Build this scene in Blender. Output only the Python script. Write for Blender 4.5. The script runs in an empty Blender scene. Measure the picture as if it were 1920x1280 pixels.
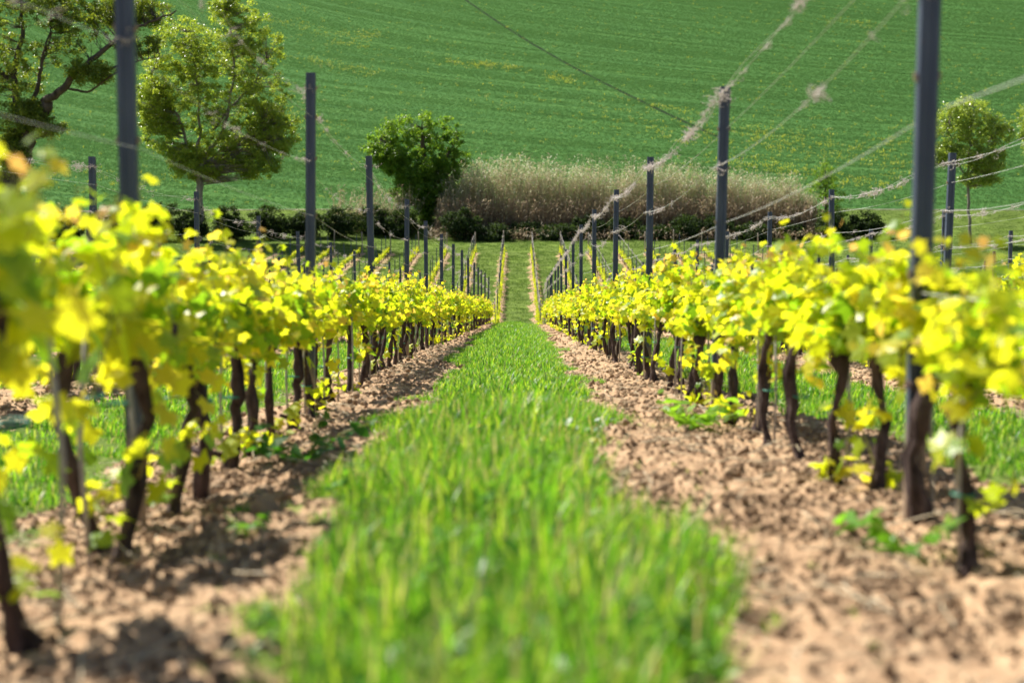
import bpy, math, random
import numpy as np
from mathutils import Vector

rnd = random.Random(7)
rng = np.random.default_rng(11)
R = math.radians
sc = bpy.context.scene
col = sc.collection

# ------------------------------------------------------------------ camera, light, exposure
PITCH = 5.14
FPX = 2667.0                                    # focal length in pixels of the 1920 px wide photograph
cam_d = bpy.data.cameras.new('camera')
cam_d.lens = 50.0
cam_d.sensor_width = 36.0
cam_d.clip_start = 0.05
cam_d.clip_end = 3000
cam_d.dof.use_dof = True
cam_d.dof.focus_distance = 24.0
cam_d.dof.aperture_fstop = 1.9
cam = bpy.data.objects.new('camera', cam_d)
cam.location = (0, 0, 0)
cam.rotation_euler = (R(90 - PITCH), 0, 0)
col.objects.link(cam)
sc.camera = cam

SUN_EL, SUN_AZ = 50.0, 42.0                     # height, and how far behind the scene from due left
sun_dir = Vector((-math.cos(R(SUN_EL)) * math.cos(R(SUN_AZ)), math.cos(R(SUN_EL)) * math.sin(R(SUN_AZ)), math.sin(R(SUN_EL))))
world = bpy.data.worlds.new('World')
sc.world = world
world.use_nodes = True
wn = world.node_tree
sky = wn.nodes.new('ShaderNodeTexSky')
sky.sky_type = 'NISHITA'
sky.sun_disc = False
sky.sun_elevation = R(SUN_EL)
sky.sun_rotation = math.atan2(sun_dir.x, sun_dir.y)
bg = wn.nodes['Background']
bg.inputs['Strength'].default_value = 0.058
wn.links.new(sky.outputs[0], bg.inputs[0])
sun_l = bpy.data.lights.new('sun', 'SUN')
sun_l.energy = 5.0
sun_l.angle = R(0.53)
sun_l.color = (1.0, 0.95, 0.86)
sun = bpy.data.objects.new('sun', sun_l)
sun.rotation_euler = sun_dir.to_track_quat('Z', 'Y').to_euler()
sun.location = sun_dir * 100
col.objects.link(sun)

sc.view_settings.view_transform = 'Standard'
sc.view_settings.look = 'None'
sc.view_settings.exposure = 1.15
sc.view_settings.gamma = 1.0
sc.render.engine = 'CYCLES'
sc.cycles.use_denoising = True
sc.cycles.max_bounces = 8
sc.cycles.transparent_max_bounces = 4

# ------------------------------------------------------------------ terrain functions (camera at the origin, y goes away)
_py = np.array([-40, 0, 20, 45, 60, 66, 72, 80, 87, 96, 117, 138, 150, 153, 160, 165], float)
_pd = np.array([-1.99, .73, 2.09, 3.75, 4.75, 5.25, 6.1, 7.3, 7.6, 7.0, 5.4, 3.9, 2.9, 2.5, 0.9, -0.4])
_gy = np.arange(-40, 165.01, 0.25)
_gd = np.interp(_gy, _py, _pd)
_k = np.exp(-0.5 * (np.arange(-16, 17) * 0.25 / 1.6) ** 2)
_k /= _k.sum()
_gd[16:-16] = np.convolve(_gd, _k, 'same')[16:-16]
_xy = np.array([-40, 25, 45, 65, 100, 138, 170], float)
_xv = np.array([0.0, -.047, .10, .27, .42, .57, .7])
ROW = 2.74
HALF = 1.37


def xc(y):
    return np.interp(y, _xy, _xv)


def hash2(ix, iy, s):
    h = (ix.astype(np.int64) * 374761393 + iy.astype(np.int64) * 668265263 + s * 974634777) & 0xffffffff
    h = ((h ^ (h >> 13)) * 1274126177) & 0xffffffff
    return ((h ^ (h >> 16)) & 0xffff) / 65535.0


def noise2(x, y, s=0):
    x = np.asarray(x, float); y = np.asarray(y, float)
    ix = np.floor(x); iy = np.floor(y)
    fx = x - ix; fy = y - iy
    fx = fx * fx * (3 - 2 * fx); fy = fy * fy * (3 - 2 * fy)
    a = hash2(ix, iy, s); b = hash2(ix + 1, iy, s); c = hash2(ix, iy + 1, s); d = hash2(ix + 1, iy + 1, s)
    return (a * (1 - fx) + b * fx) * (1 - fy) + (c * (1 - fx) + d * fx) * fy


def fbm(x, y, s=0, o=4):
    v = 0; a = 0.5; n = 0
    for i in range(o):
        v = v + a * noise2(x * 2 ** i, y * 2 ** i, s + i); n += a; a *= 0.5
    return v / n


def row_dist(x, y):
    """distance across to the nearest vine row"""
    u = (np.asarray(x) - xc(y)) / ROW
    f = u - np.floor(u)
    return np.abs(f - 0.5) * ROW                # rows at u = k + 0.5


def soil_mask(x, y):
    d = row_dist(x, y)
    thr = np.interp(y, [0, 3, 8, 30, 60, 90, 140], [.92, .86, .74, .55, .5, .52, .45])
    cen = np.abs(x - xc(y)) < HALF
    thr = np.where(cen, thr + .16 * (np.asarray(x) > 0) * np.clip(1 - y / 7, 0, 1), np.minimum(thr, .55))
    n = 1.3 * (fbm(x * 2.3, y * 1.3, 5, 3) - 0.5) + .35 * (noise2(x * 1.1, y * .8, 8) - .5)
    m = np.clip((thr - d + n * 0.6) / 0.30 + 0.5, 0, 1)
    m = m * np.interp(y, [78, 90], [1, .66])
    return m * (y < 139.5) * np.clip((139.5 - y) / 1.5, 0, 1)


def gz(x, y, fine=False):
    x = np.asarray(x, float); y = np.asarray(y, float)
    z = -np.interp(y, _gy, _gd)
    near = np.clip(1 - (y - 6) / 8, 0, 1)
    z = z + np.where(x < 0, np.clip(x + 0.6, -1.2, 0) * 0.15 * near, 0)
    d = row_dist(x, y)
    z = z + 0.06 * np.exp(-(d / 0.42) ** 2) * (y < 139) * np.interp(y, [4, 16], [-.3, 1])
    z = z + 0.10 * (fbm(x * 0.22, y * 0.13, 31, 2) - 0.5) + 0.5 * (fbm(x * .03 + 9, y * .03, 33, 2) - .5) * np.clip((np.abs(x) - 12) / 20, 0, 1)
    if fine:
        m = soil_mask(x, y)
        a = fbm(x * 17, y * 17, 41, 3)
        b = fbm(x * 5.1, y * 4.6, 47, 2)
        z = z + m * ((np.abs(a - .5) * -.15 + .02) + (b - .5) * 0.09)
        z = z + (1 - m) * (a - .5) * 0.02
    return z


def fz(x, y):
    """height of the hillside beyond the reeds"""
    t = np.asarray(y, float) - 165
    z = 0.4 + 0.24 * t + 0.00012 * t * t
    w = np.clip(1 - t / 10, 0, 1)
    z = z + w * (gz(x, np.full(np.shape(x), 165.0)) - 0.4 + .0)
    return z + 1.6 * (fbm(np.asarray(x) * .012 + 3, t * .012, 61, 2) - .5) * np.clip(t / 40, 0, 1)


def P(px, py, y):
    """world point that stands at depth y where the photograph has pixel (px, py)"""
    e = math.atan((py - 640) / FPX) + R(PITCH)
    dep = y * math.cos(R(PITCH)) / 1.0 + math.tan(e) * y * math.sin(R(PITCH))
    return Vector(((px - 960) / FPX * dep, y, -math.tan(e) * y))


# ------------------------------------------------------------------ mesh tools
class MB:
    def __init__(self):
        self.v = []; self.f = []; self.t = []; self.m = []; self.n = 0

    def add(self, v, faces, tint=0.5, mi=0):
        v = np.asarray(v, float).reshape(-1, 3)
        self.v.append(v)
        self.t.append(np.full(len(v), tint) if np.isscalar(tint) else np.asarray(tint, float))
        for f in (faces if isinstance(faces, (list, tuple)) else [faces]):
            f = np.asarray(f, np.int64)
            self.f.append((f + self.n, mi))
        self.n += len(v)

    def tube(self, pts, rad, sides=6, tint=0.5, mi=0, cap=True):
        pts = np.asarray(pts, float); n = len(pts)
        rad = np.broadcast_to(np.asarray(rad, float), (n,))
        tan = np.gradient(pts, axis=0)
        tan /= np.linalg.norm(tan, axis=1)[:, None] + 1e-9
        ref = np.array([0, 0, 1.0]) if abs(tan[0][2]) < .8 else np.array([1.0, 0, 0])
        a = np.cross(tan, ref); a /= np.linalg.norm(a, axis=1)[:, None] + 1e-9
        b = np.cross(tan, a)
        th = np.arange(sides) / sides * 2 * math.pi
        ring = a[:, None, :] * np.cos(th)[None, :, None] + b[:, None, :] * np.sin(th)[None, :, None]
        v = pts[:, None, :] + ring * rad[:, None, None]
        i = np.arange(n - 1)[:, None] * sides; j = np.arange(sides)[None, :]; j2 = (j + 1) % sides
        q = np.stack([i + j, i + j2, i + sides + j2, i + sides + j], -1).reshape(-1, 4)
        fs = [q]
        if cap and sides > 2:
            fs.append(np.arange(sides)[None, ::-1]); fs.append((np.arange(sides) + (n - 1) * sides)[None, :])
        self.add(v, fs, tint, mi)

    def box(self, c, s, tint=0.5, mi=0):
        c = np.array(c, float); s = np.array(s, float) / 2
        v = np.array([[x, y, z] for x in (-1, 1) for y in (-1, 1) for z in (-1, 1)]) * s + c
        f = np.array([[0, 1, 3, 2], [4, 6, 7, 5], [0, 4, 5, 1], [2, 3, 7, 6], [0, 2, 6, 4], [1, 5, 7, 3]])
        self.add(v, f, tint, mi)

    def leaves(self, tmpl, faces, pos, rot, size, tint, mi=0):
        """stamp the template leaf once for each position"""
        n = len(pos); k = len(tmpl)
        v = np.einsum('nij,kj->nki', rot, tmpl) * size[:, None, None] + pos[:, None, :]
        base = (np.arange(n) * k)[:, None, None]
        fs = [(np.asarray(f)[None] + base).reshape(-1, np.asarray(f).shape[1]) for f in faces]
        self.add(v, fs, np.repeat(tint, k), mi)

    def mesh(self, name, mats, smooth=True):
        me = bpy.data.meshes.new(name)
        v = np.concatenate(self.v)
        me.vertices.add(len(v)); me.vertices.foreach_set('co', v.astype(np.float32).ravel())
        nl = sum(f.size for f, _ in self.f); nf = sum(len(f) for f, _ in self.f)
        me.loops.add(nl); me.polygons.add(nf)
        me.loops.foreach_set('vertex_index', np.concatenate([f.ravel() for f, _ in self.f]).astype(np.int32))
        tot = np.concatenate([np.full(len(f), f.shape[1]) for f, _ in self.f])
        st = np.concatenate([[0], np.cumsum(tot)[:-1]])
        me.polygons.foreach_set('loop_start', st.astype(np.int32))
        me.polygons.foreach_set('material_index', np.concatenate([np.full(len(f), m) for f, m in self.f]).astype(np.int32))
        at = me.attributes.new('tint', 'FLOAT', 'POINT')
        at.data.foreach_set('value', np.concatenate(self.t).astype(np.float32))
        me.update(calc_edges=True)
        me.polygons.foreach_set('use_smooth', np.full(nf, smooth))
        for m in (mats if isinstance(mats, (list, tuple)) else [mats]):
            me.materials.append(m)
        return me


def link(name, me, parent=None, loc=None, hidden=False):
    o = bpy.data.objects.new(name, me)
    if not hidden:
        col.objects.link(o)
    if parent is not None:
        o.parent = parent
    if loc is not None:
        o.location = loc
    return o


def tag(o, label, cat, group=None, kind=None):
    if label: o['label'] = label
    if cat: o['category'] = cat
    if group: o['group'] = group
    if kind: o['kind'] = kind
    return o


def thing(name, label, cat, loc=(0, 0, 0), rz=0, group=None):
    o = bpy.data.objects.new(name, None)
    o.empty_display_size = 0.1
    col.objects.link(o)
    o.location = loc
    o.rotation_euler = (0, 0, rz)
    return tag(o, label, cat, group)


def rot_from(nrm, roll):
    """matrices whose z is nrm; x, y rolled"""
    n = nrm / (np.linalg.norm(nrm, axis=1)[:, None] + 1e-9)
    ref = np.where(np.abs(n[:, 2:3]) < .9, np.array([[0, 0, 1.0]]), np.array([[1.0, 0, 0]]))
    a = np.cross(ref, n); a /= np.linalg.norm(a, axis=1)[:, None]
    b = np.cross(n, a)
    c, s = np.cos(roll)[:, None], np.sin(roll)[:, None]
    x = a * c + b * s; y = -a * s + b * c
    return np.stack([x, y, n], -1)


# ------------------------------------------------------------------ materials
def newmat(name):
    m = bpy.data.materials.new(name); m.use_nodes = True
    nt = m.node_tree
    return m, nt, nt.nodes['Principled BSDF'], nt.nodes['Material Output']


def ramp(nt, src, stops, interp='LINEAR'):
    r = nt.nodes.new('ShaderNodeValToRGB'); cr = r.color_ramp; cr.interpolation = interp
    while len(cr.elements) < len(stops): cr.elements.new(0.5)
    for e, (p, c) in zip(cr.elements, stops):
        e.position = p; e.color = (*c, 1)
    nt.links.new(src, r.inputs[0])
    return r.outputs[0]


def tintnode(nt, a='tint'):
    n = nt.nodes.new('ShaderNodeAttribute'); n.attribute_name = a
    return n.outputs['Fac']


def nnoise(nt, scale, detail=4, rough=.5, vec=None, coord='Object'):
    n = nt.nodes.new('ShaderNodeTexNoise'); n.inputs['Scale'].default_value = scale
    n.inputs['Detail'].default_value = detail; n.inputs['Roughness'].default_value = rough
    if vec is None:
        t = nt.nodes.new('ShaderNodeTexCoord'); vec = t.outputs[coord]
    nt.links.new(vec, n.inputs['Vector'])
    return n.outputs['Fac']


def math_(nt, op, a, b=None, clamp=False):
    n = nt.nodes.new('ShaderNodeMath'); n.operation = op; n.use_clamp = clamp
    for i, v in enumerate((a, b)):
        if v is None: continue
        if isinstance(v, (int, float)): n.inputs[i].default_value = v
        else: nt.links.new(v, n.inputs[i])
    return n.outputs[0]


def mixc(nt, fac, a, b, mode='MIX'):
    n = nt.nodes.new('ShaderNodeMix'); n.data_type = 'RGBA'; n.blend_type = mode
    for i, v in ((0, fac), (6, a), (7, b)):
        if isinstance(v, (int, float)): n.inputs[i].default_value = v
        elif isinstance(v, tuple): n.inputs[i].default_value = (*v, 1)
        else: nt.links.new(v, n.inputs[i])
    return n.outputs[2]


def bump(nt, bs, h, strength=.5, dist=.02):
    b = nt.nodes.new('ShaderNodeBump'); b.inputs['Strength'].default_value = strength
    b.inputs['Distance'].default_value = dist
    nt.links.new(h, b.inputs['Height']); nt.links.new(b.outputs[0], bs.inputs['Normal'])


def leafmat(name, stops, tstops, trans=.45, rough=.42, spec=.5, randobj=0.0):
    m, nt, bs, out = newmat(name)
    t = tintnode(nt)
    c = ramp(nt, t, stops)
    nt.links.new(c, bs.inputs['Base Color'])
    bs.inputs['Roughness'].default_value = rough
    bs.inputs['Specular IOR Level'].default_value = spec
    tr = nt.nodes.new('ShaderNodeBsdfTranslucent')
    nt.links.new(ramp(nt, t, tstops), tr.inputs['Color'])
    mx = nt.nodes.new('ShaderNodeMixShader'); mx.inputs[0].default_value = trans
    nt.links.new(bs.outputs[0], mx.inputs[1]); nt.links.new(tr.outputs[0], mx.inputs[2])
    nt.links.new(mx.outputs[0], out.inputs['Surface'])
    return m


def plain(name, c1, c2, scale=20, rough=.8, metallic=0, bumps=0.0, bd=.01, detail=5, vecscale=None):
    m, nt, bs, out = newmat(name)
    if rough >= .8: bs.inputs['Specular IOR Level'].default_value = .08
    vec = None
    if vecscale:
        tc = nt.nodes.new('ShaderNodeTexCoord'); mp = nt.nodes.new('ShaderNodeMapping')
        mp.inputs['Scale'].default_value = vecscale
        nt.links.new(tc.outputs['Object'], mp.inputs[0]); vec = mp.outputs[0]
    n = nnoise(nt, scale, detail, .6, vec)
    nt.links.new(ramp(nt, n, [(.3, c1), (.7, c2)]), bs.inputs['Base Color'])
    bs.inputs['Roughness'].default_value = rough; bs.inputs['Metallic'].default_value = metallic
    if bumps: bump(nt, bs, n, bumps, bd)
    return m


M_leaf = leafmat('vine_leaf', [(0, (.12, .24, .015)), (.4, (.34, .42, .02)), (.8, (.54, .50, .03)), (1, (.60, .36, .10))],
                 [(0, (.30, .54, .015)), (.35, (.78, .86, .015)), (.8, (.96, .88, .03)), (1, (.90, .52, .12))], .60, .40, .42)
M_shoot = leafmat('green_shoot', [(0, (.25, .33, .04)), (1, (.45, .28, .10))], [(0, (.5, .6, .05)), (1, (.7, .4, .1))], .2)
M_bark = plain('vine_bark', (.016, .010, .009), (.12, .085, .078), 34, .95, 0, 1.0, .02, 6, (1, 1, .25))
M_stake = plain('grey_stake', (.22, .20, .18), (.42, .39, .36), 30, .7, 0, .2)
M_tie = plain('green_tie', (.008, .15, .09), (.015, .22, .14), 30, .5)
M_post = plain('galvanised_steel', (.032, .041, .080), (.080, .098, .155), 7, .48, .2, .15, .004, 6, (1, 1, .35))
_nt = M_post.node_tree; _bs = _nt.nodes['Principled BSDF']
_old = _bs.inputs['Base Color'].links[0].from_socket
_tc = _nt.nodes.new('ShaderNodeTexCoord'); _sp = _nt.nodes.new('ShaderNodeSeparateXYZ'); _nt.links.new(_tc.outputs['Object'], _sp.inputs[0])
_nz = nnoise(_nt, 34, 5, .7)
_dirt = math_(_nt, 'SUBTRACT', math_(_nt, 'ADD', .20, math_(_nt, 'MULTIPLY', _nz, .35)), _sp.outputs[2])      # dried mud splashed on the foot
_c = mixc(_nt, math_(_nt, 'MULTIPLY', math_(_nt, 'MULTIPLY', _dirt, 5, True), .8), _old, (.33, .23, .15))
_rust = ramp(_nt, nnoise(_nt, 13, 6, .75), [(.62, (0, 0, 0)), (.72, (.7, .7, .7))])
_nt.links.new(mixc(_nt, _rust, _c, (.16, .075, .035)), _bs.inputs['Base Color'])
M_wood = plain('weathered_wood', (.20, .16, .12), (.42, .35, .28), 9, .9, 0, .6, .01, 6, (1, 1, .12))
M_wire = plain('steel_wire', (.60, .60, .60), (.80, .79, .78), 8, .4, .3)
M_tendril = plain('dry_tendril', (.48, .40, .37), (.72, .64, .60), 14, .85)
M_trunk = plain('tree_bark', (.035, .028, .022), (.13, .105, .085), 2.2, .95, 0, .6, .06, 6, (1, 1, .3))
M_palebark = plain('pale_bark', (.13, .11, .09), (.34, .30, .26), 2.2, .9, 0, .4, .05, 6, (1, 1, .3))
M_grass = leafmat('grass_blade', [(0, (.035, .115, .015)), (.5, (.10, .25, .022)), (.9, (.24, .37, .04)), (1, (.55, .46, .24))],
                  [(0, (.05, .19, .01)), (.5, (.23, .53, .02)), (.9, (.56, .72, .04)), (1, (.5, .42, .15))], .50, .42, .3)
M_valley = leafmat('valley_grass_blade', [(0, (.045, .10, .02)), (.5, (.10, .17, .03)), (1, (.22, .26, .07))],
                   [(0, (.06, .15, .02)), (.5, (.15, .27, .03)), (1, (.26, .32, .08))], .35, .7, .1)
M_wheat = leafmat('young_crop_blade', [(0, (.030, .094, .032)), (.5, (.072, .162, .048)), (1, (.150, .240, .074))],
                  [(0, (.04, .15, .04)), (.5, (.12, .29, .07)), (1, (.26, .43, .12))], .35, .8, .05)
M_yellow = leafmat('yellow_petal', [(0, (.55, .56, .03)), (1, (.70, .66, .05))], [(0, (.6, .6, .02)), (1, (.7, .7, .04))], .3)
M_tree_a = leafmat('oak_leaf', [(0, (.05, .10, .012)), (1, (.22, .26, .04))], [(0, (.12, .22, .01)), (1, (.48, .54, .04))], .5, .33, .5)
M_tree_b = leafmat('poplar_leaf', [(0, (.10, .17, .02)), (1, (.38, .43, .08))], [(0, (.26, .40, .02)), (1, (.66, .74, .06))], .52, .32, .5)
M_tree_c = leafmat('bush_leaf', [(0, (.05, .13, .012)), (1, (.19, .30, .03))], [(0, (.10, .26, .01)), (1, (.40, .58, .03))], .5, .4, .35)
M_tree_d = leafmat('pale_leaf', [(0, (.13, .20, .03)), (1, (.36, .44, .08))], [(0, (.28, .42, .03)), (1, (.62, .74, .08))], .4, .32, .6)
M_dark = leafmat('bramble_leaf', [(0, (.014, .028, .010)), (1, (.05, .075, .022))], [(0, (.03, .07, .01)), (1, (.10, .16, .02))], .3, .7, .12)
M_reed = leafmat('dry_reed', [(0, (.17, .10, .065)), (.35, (.38, .30, .20)), (.7, (.66, .59, .43)), (.85, (.18, .31, .09)), (1, (.78, .76, .60))],
                 [(0, (.14, .07, .05)), (.5, (.42, .34, .20)), (.85, (.26, .42, .10)), (1, (.72, .70, .50))], .45, .6, .15)
M_clod = plain('soil_clod', (.27, .17, .095), (.54, .38, .25), 9, .95, 0, .8, .02)
M_straw = plain('straw', (.42, .34, .22), (.62, .54, .40), 20, .8)

# vineyard soil and turf in one sheet, told apart by the measured soil strip
def ground_material():
    m, nt, bs, out = newmat('vineyard_soil_and_turf')
    s = tintnode(nt, 'soil')
    n1 = nnoise(nt, 3.2, 6, .65); n2 = nnoise(nt, 26, 5, .6); n3 = nnoise(nt, .35, 3, .5)
    soil = ramp(nt, n2, [(.25, (.24, .145, .080)), (.5, (.41, .27, .165)), (.75, (.57, .42, .26))])
    soil = mixc(nt, math_(nt, 'MULTIPLY', n1, .5), soil, (.35, .23, .135))
    turf = ramp(nt, n2, [(.25, (.05, .085, .02)), (.5, (.095, .14, .028)), (.75, (.18, .21, .055))])
    turf = mixc(nt, ramp(nt, n3, [(.4, (0, 0, 0)), (.65, (.5, .5, .5))]), turf, (.15, .22, .035))
    f = math_(nt, 'ADD', s, math_(nt, 'MULTIPLY', math_(nt, 'SUBTRACT', n1, .5), 1.6))
    f = ramp(nt, f, [(.42, (0, 0, 0)), (.58, (1, 1, 1))])
    nt.links.new(mixc(nt, f, turf, soil), bs.inputs['Base Color'])
    bs.inputs['Roughness'].default_value = .95
    bs.inputs['Specular IOR Level'].default_value = .05
    bump(nt, bs, n2, .9, .03)
    return m


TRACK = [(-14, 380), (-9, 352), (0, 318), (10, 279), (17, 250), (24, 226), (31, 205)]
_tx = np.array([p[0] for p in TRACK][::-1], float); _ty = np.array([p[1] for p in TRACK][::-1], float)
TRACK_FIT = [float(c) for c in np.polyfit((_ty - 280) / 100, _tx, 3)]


def field_material():
    m, nt, bs, out = newmat('young_crop_field')
    g = nt.nodes.new('ShaderNodeNewGeometry')
    sx = nt.nodes.new('ShaderNodeSeparateXYZ'); nt.links.new(g.outputs['Position'], sx.inputs[0])
    x, y = sx.outputs[0], sx.outputs[1]
    slope = math_(nt, 'ADD', math_(nt, 'MULTIPLY', math_(nt, 'SUBTRACT', y, 170), .0042), .30)
    u = math_(nt, 'ADD', y, math_(nt, 'MULTIPLY', x, slope))            # across the drilled rows
    cb = nt.nodes.new('ShaderNodeCombineXYZ')
    nt.links.new(u, cb.inputs[0]); nt.links.new(math_(nt, 'MULTIPLY', x, .035), cb.inputs[1])
    a = nnoise(nt, .55, 6, .75, cb.outputs[0])
    b = nnoise(nt, .07, 4, .6, g.outputs['Position'])
    c = nnoise(nt, 3.5, 4, .7, g.outputs['Position'])
    f = math_(nt, 'ADD', math_(nt, 'MULTIPLY', a, .62), math_(nt, 'MULTIPLY', c, .38))
    cl = ramp(nt, f, [(.34, (.026, .080, .024)), (.5, (.062, .152, .038)), (.66, (.115, .220, .052))])
    cl = mixc(nt, ramp(nt, b, [(.35, (0, 0, 0)), (.65, (.45, .45, .45))]), cl, (.055, .125, .034))
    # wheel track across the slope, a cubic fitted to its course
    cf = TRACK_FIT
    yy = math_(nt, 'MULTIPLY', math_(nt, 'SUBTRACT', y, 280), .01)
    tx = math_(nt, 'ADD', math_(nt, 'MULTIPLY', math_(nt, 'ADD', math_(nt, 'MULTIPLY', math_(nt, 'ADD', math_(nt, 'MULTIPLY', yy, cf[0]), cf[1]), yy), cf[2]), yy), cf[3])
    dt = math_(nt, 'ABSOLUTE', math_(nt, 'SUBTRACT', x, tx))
    cl = mixc(nt, math_(nt, 'MULTIPLY', math_(nt, 'LESS_THAN', dt, .42), math_(nt, 'GREATER_THAN', y, 205)), cl, (.022, .040, .016))  # dark track soil, with the crop's deeper shade painted into its colour
    nt.links.new(cl, bs.inputs['Base Color'])
    bs.inputs['Roughness'].default_value = .9
    bs.inputs['Specular IOR Level'].default_value = .02
    bump(nt, bs, f, 1.0, .5)
    return m


# ------------------------------------------------------------------ ground and hillside
def grid_mesh(name, xs, ys, zf, mat, soil=False):
    X, Y = np.meshgrid(xs, ys)
    Z = zf(X, Y)
    nx, ny = len(xs), len(ys)
    v = np.stack([X, Y, Z], -1).reshape(-1, 3)
    i = np.arange(ny - 1)[:, None] * nx; j = np.arange(nx - 1)[None, :]
    q = np.stack([i + j, i + j + 1, i + nx + j + 1, i + nx + j], -1).reshape(-1, 4)
    mb = MB(); mb.add(v, q)
    me = mb.mesh(name, mat)
    if soil:
        a = me.attributes.new('soil', 'FLOAT', 'POINT')
        a.data.foreach_set('value', soil_mask(X, Y).astype(np.float32).ravel())
    return me


def seq(*parts):
    out = []
    for a, b, s in parts:
        out.append(np.arange(a, b, s))
    return np.concatenate(out + [[parts[-1][1]]])


xs = seq((-90, -24, 3), (-24, -6, .25), (-6, -2.4, .09), (-2.4, 2.4, .022), (2.4, 6, .09), (6, 24, .25), (24, 90, 3))
ys = seq((-14, 2, .4), (2, 9, .022), (9, 22, .06), (22, 70, .2), (70, 166, .4))
g = link('ground', grid_mesh('ground', xs, ys, lambda a, b: gz(a, b, True), ground_material(), True))
tag(g, 'cloddy brown vineyard soil in strips with turf between them', 'ground', kind='structure')
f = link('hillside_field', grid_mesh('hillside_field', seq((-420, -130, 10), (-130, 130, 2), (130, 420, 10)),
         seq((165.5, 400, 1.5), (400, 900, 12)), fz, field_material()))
tag(f, 'wide green hillside field of young crop with drilled rows', 'field', kind='structure')


# ------------------------------------------------------------------ scatter of uncountable stuff
def source_collection(name, meshes):
    c = bpy.data.collections.new(name)
    for i, me in enumerate(meshes):
        o = bpy.data.objects.new('%s_%02d' % (name, i), me)
        c.objects.link(o)
    return c


def scatter(name, pts, rot, scl, idx, c, label, cat, keep=None):
    me = bpy.data.meshes.new(name)
    n = len(pts)
    me.vertices.add(n); me.vertices.foreach_set('co', np.asarray(pts, np.float32).ravel())
    a = me.attributes.new('rot', 'FLOAT_VECTOR', 'POINT'); a.data.foreach_set('vector', np.asarray(rot, np.float32).ravel())
    scl = np.asarray(scl, np.float32)
    if scl.ndim == 1: scl = np.repeat(scl[:, None], 3, 1)
    a = me.attributes.new('scl', 'FLOAT_VECTOR', 'POINT'); a.data.foreach_set('vector', scl.ravel())
    a = me.attributes.new('pick', 'INT', 'POINT'); a.data.foreach_set('value', np.asarray(idx, np.int32))
    o = link(name, me)
    ng = bpy.data.node_groups.new(name, 'GeometryNodeTree')
    ng.interface.new_socket(name='Geometry', in_out='INPUT', socket_type='NodeSocketGeometry')
    ng.interface.new_socket(name='Geometry', in_out='OUTPUT', socket_type='NodeSocketGeometry')
    N = ng.nodes; L = ng.links
    gi = N.new('NodeGroupInput'); go = N.new('NodeGroupOutput')
    ci = N.new('GeometryNodeCollectionInfo'); ci.inputs[0].default_value = c
    ci.inputs[1].default_value = True; ci.inputs[2].default_value = True
    ip = N.new('GeometryNodeInstanceOnPoints')
    L.new(gi.outputs[0], ip.inputs['Points']); L.new(ci.outputs[0], ip.inputs['Instance'])
    ip.inputs['Pick Instance'].default_value = True
    for nm, ty, sock in (('rot', 'FLOAT_VECTOR', 'Rotation'), ('scl', 'FLOAT_VECTOR', 'Scale'), ('pick', 'INT', 'Instance Index')):
        na = N.new('GeometryNodeInputNamedAttribute'); na.data_type = ty; na.inputs['Name'].default_value = nm
        L.new(na.outputs['Attribute'], ip.inputs[sock])
    L.new(ip.outputs[0], go.inputs[0])
    md = o.modifiers.new('scatter', 'NODES'); md.node_group = ng
    return tag(o, label, cat, kind='stuff')


def blade_tuft(seed, n, spread, h0, h1, w, lean=.5, mat=None, dry=.05, tint=(0, .95)):
    r = np.random.default_rng(seed); mb = MB()
    for _ in range(n):
        a = r.uniform(0, 2 * math.pi); rr = spread * math.sqrt(r.uniform())
        b = np.array([math.cos(a) * rr, math.sin(a) * rr, -.01])
        h = r.uniform(h0, h1); d = r.uniform(0, 2 * math.pi); le = h * lean * r.uniform(.1, 1.1)
        dv = np.array([math.cos(d), math.sin(d), 0]); sv = np.array([-math.sin(d + r.uniform(-.8, .8)), math.cos(d), 0])
        ts = np.array([0, .4, .75, 1.0]); ww = np.array([.8, 1, .7, .02]) * w * r.uniform(.6, 1.3)
        c = b + np.outer(ts ** 1.8 * le, dv) + np.outer(h * (ts - .12 * ts ** 3 * (le / h) * 2), [0, 0, 1])
        v = np.stack([c - sv * ww[:, None] / 2, c + sv * ww[:, None] / 2], 1).reshape(-1, 3)
        q = np.array([[0, 1, 3, 2], [2, 3, 5, 4], [4, 5, 7, 6]])
        t = 1.0 if r.uniform() < dry else r.uniform(*tint)
        mb.add(v, q, t)
    return mb.mesh('tuft', mat or M_grass)


def broad_tuft(seed):
    r = np.random.default_rng(seed); mb = MB(); n = 16
    a = r.uniform(0, 6.28, n); rr = r.uniform(.01, .09, n); h = r.uniform(.03, .11, n)
    pos = np.stack([np.cos(a) * rr, np.sin(a) * rr, h], 1)
    for p in pos: mb.tube([[p[0] * .3, p[1] * .3, 0], p], .001, 3, .3, cap=False)
    tm = np.array([[-.6, 0, 0], [-.2, -.32, .06], [.3, -.26, .05], [.6, 0, -.05], [.3, .26, .05], [-.2, .32, .06]])
    mb.leaves(tm, [np.array([[0, 1, 2, 3, 4, 5]])], pos, rot_from(r.normal(0, .45, (n, 3)) + [0, 0, 1], r.uniform(0, 6.28, n)), r.uniform(.022, .05, n), r.uniform(0, .6, n))
    return mb.mesh('tuft', M_grass)


near_tufts = [blade_tuft(i, 26, .08, .05, .23, .0065, .6, dry=.09) for i in range(6)] + [blade_tuft(60, 20, .09, .04, .17, .006, .9, dry=.75), broad_tuft(61), broad_tuft(62)]
far_tufts = [blade_tuft(20 + i, 26, .13, .05, .16, .011, .7) for i in range(5)]
wide_tufts = [blade_tuft(40 + i, 34, .35, .04, .12, .018, .8, M_valley, tint=(0, .95)) for i in range(4)]
C_near = source_collection('near_tuft', near_tufts)
C_far = source_collection('far_tuft', far_tufts)
C_wide = source_collection('wide_tuft', wide_tufts)


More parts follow.
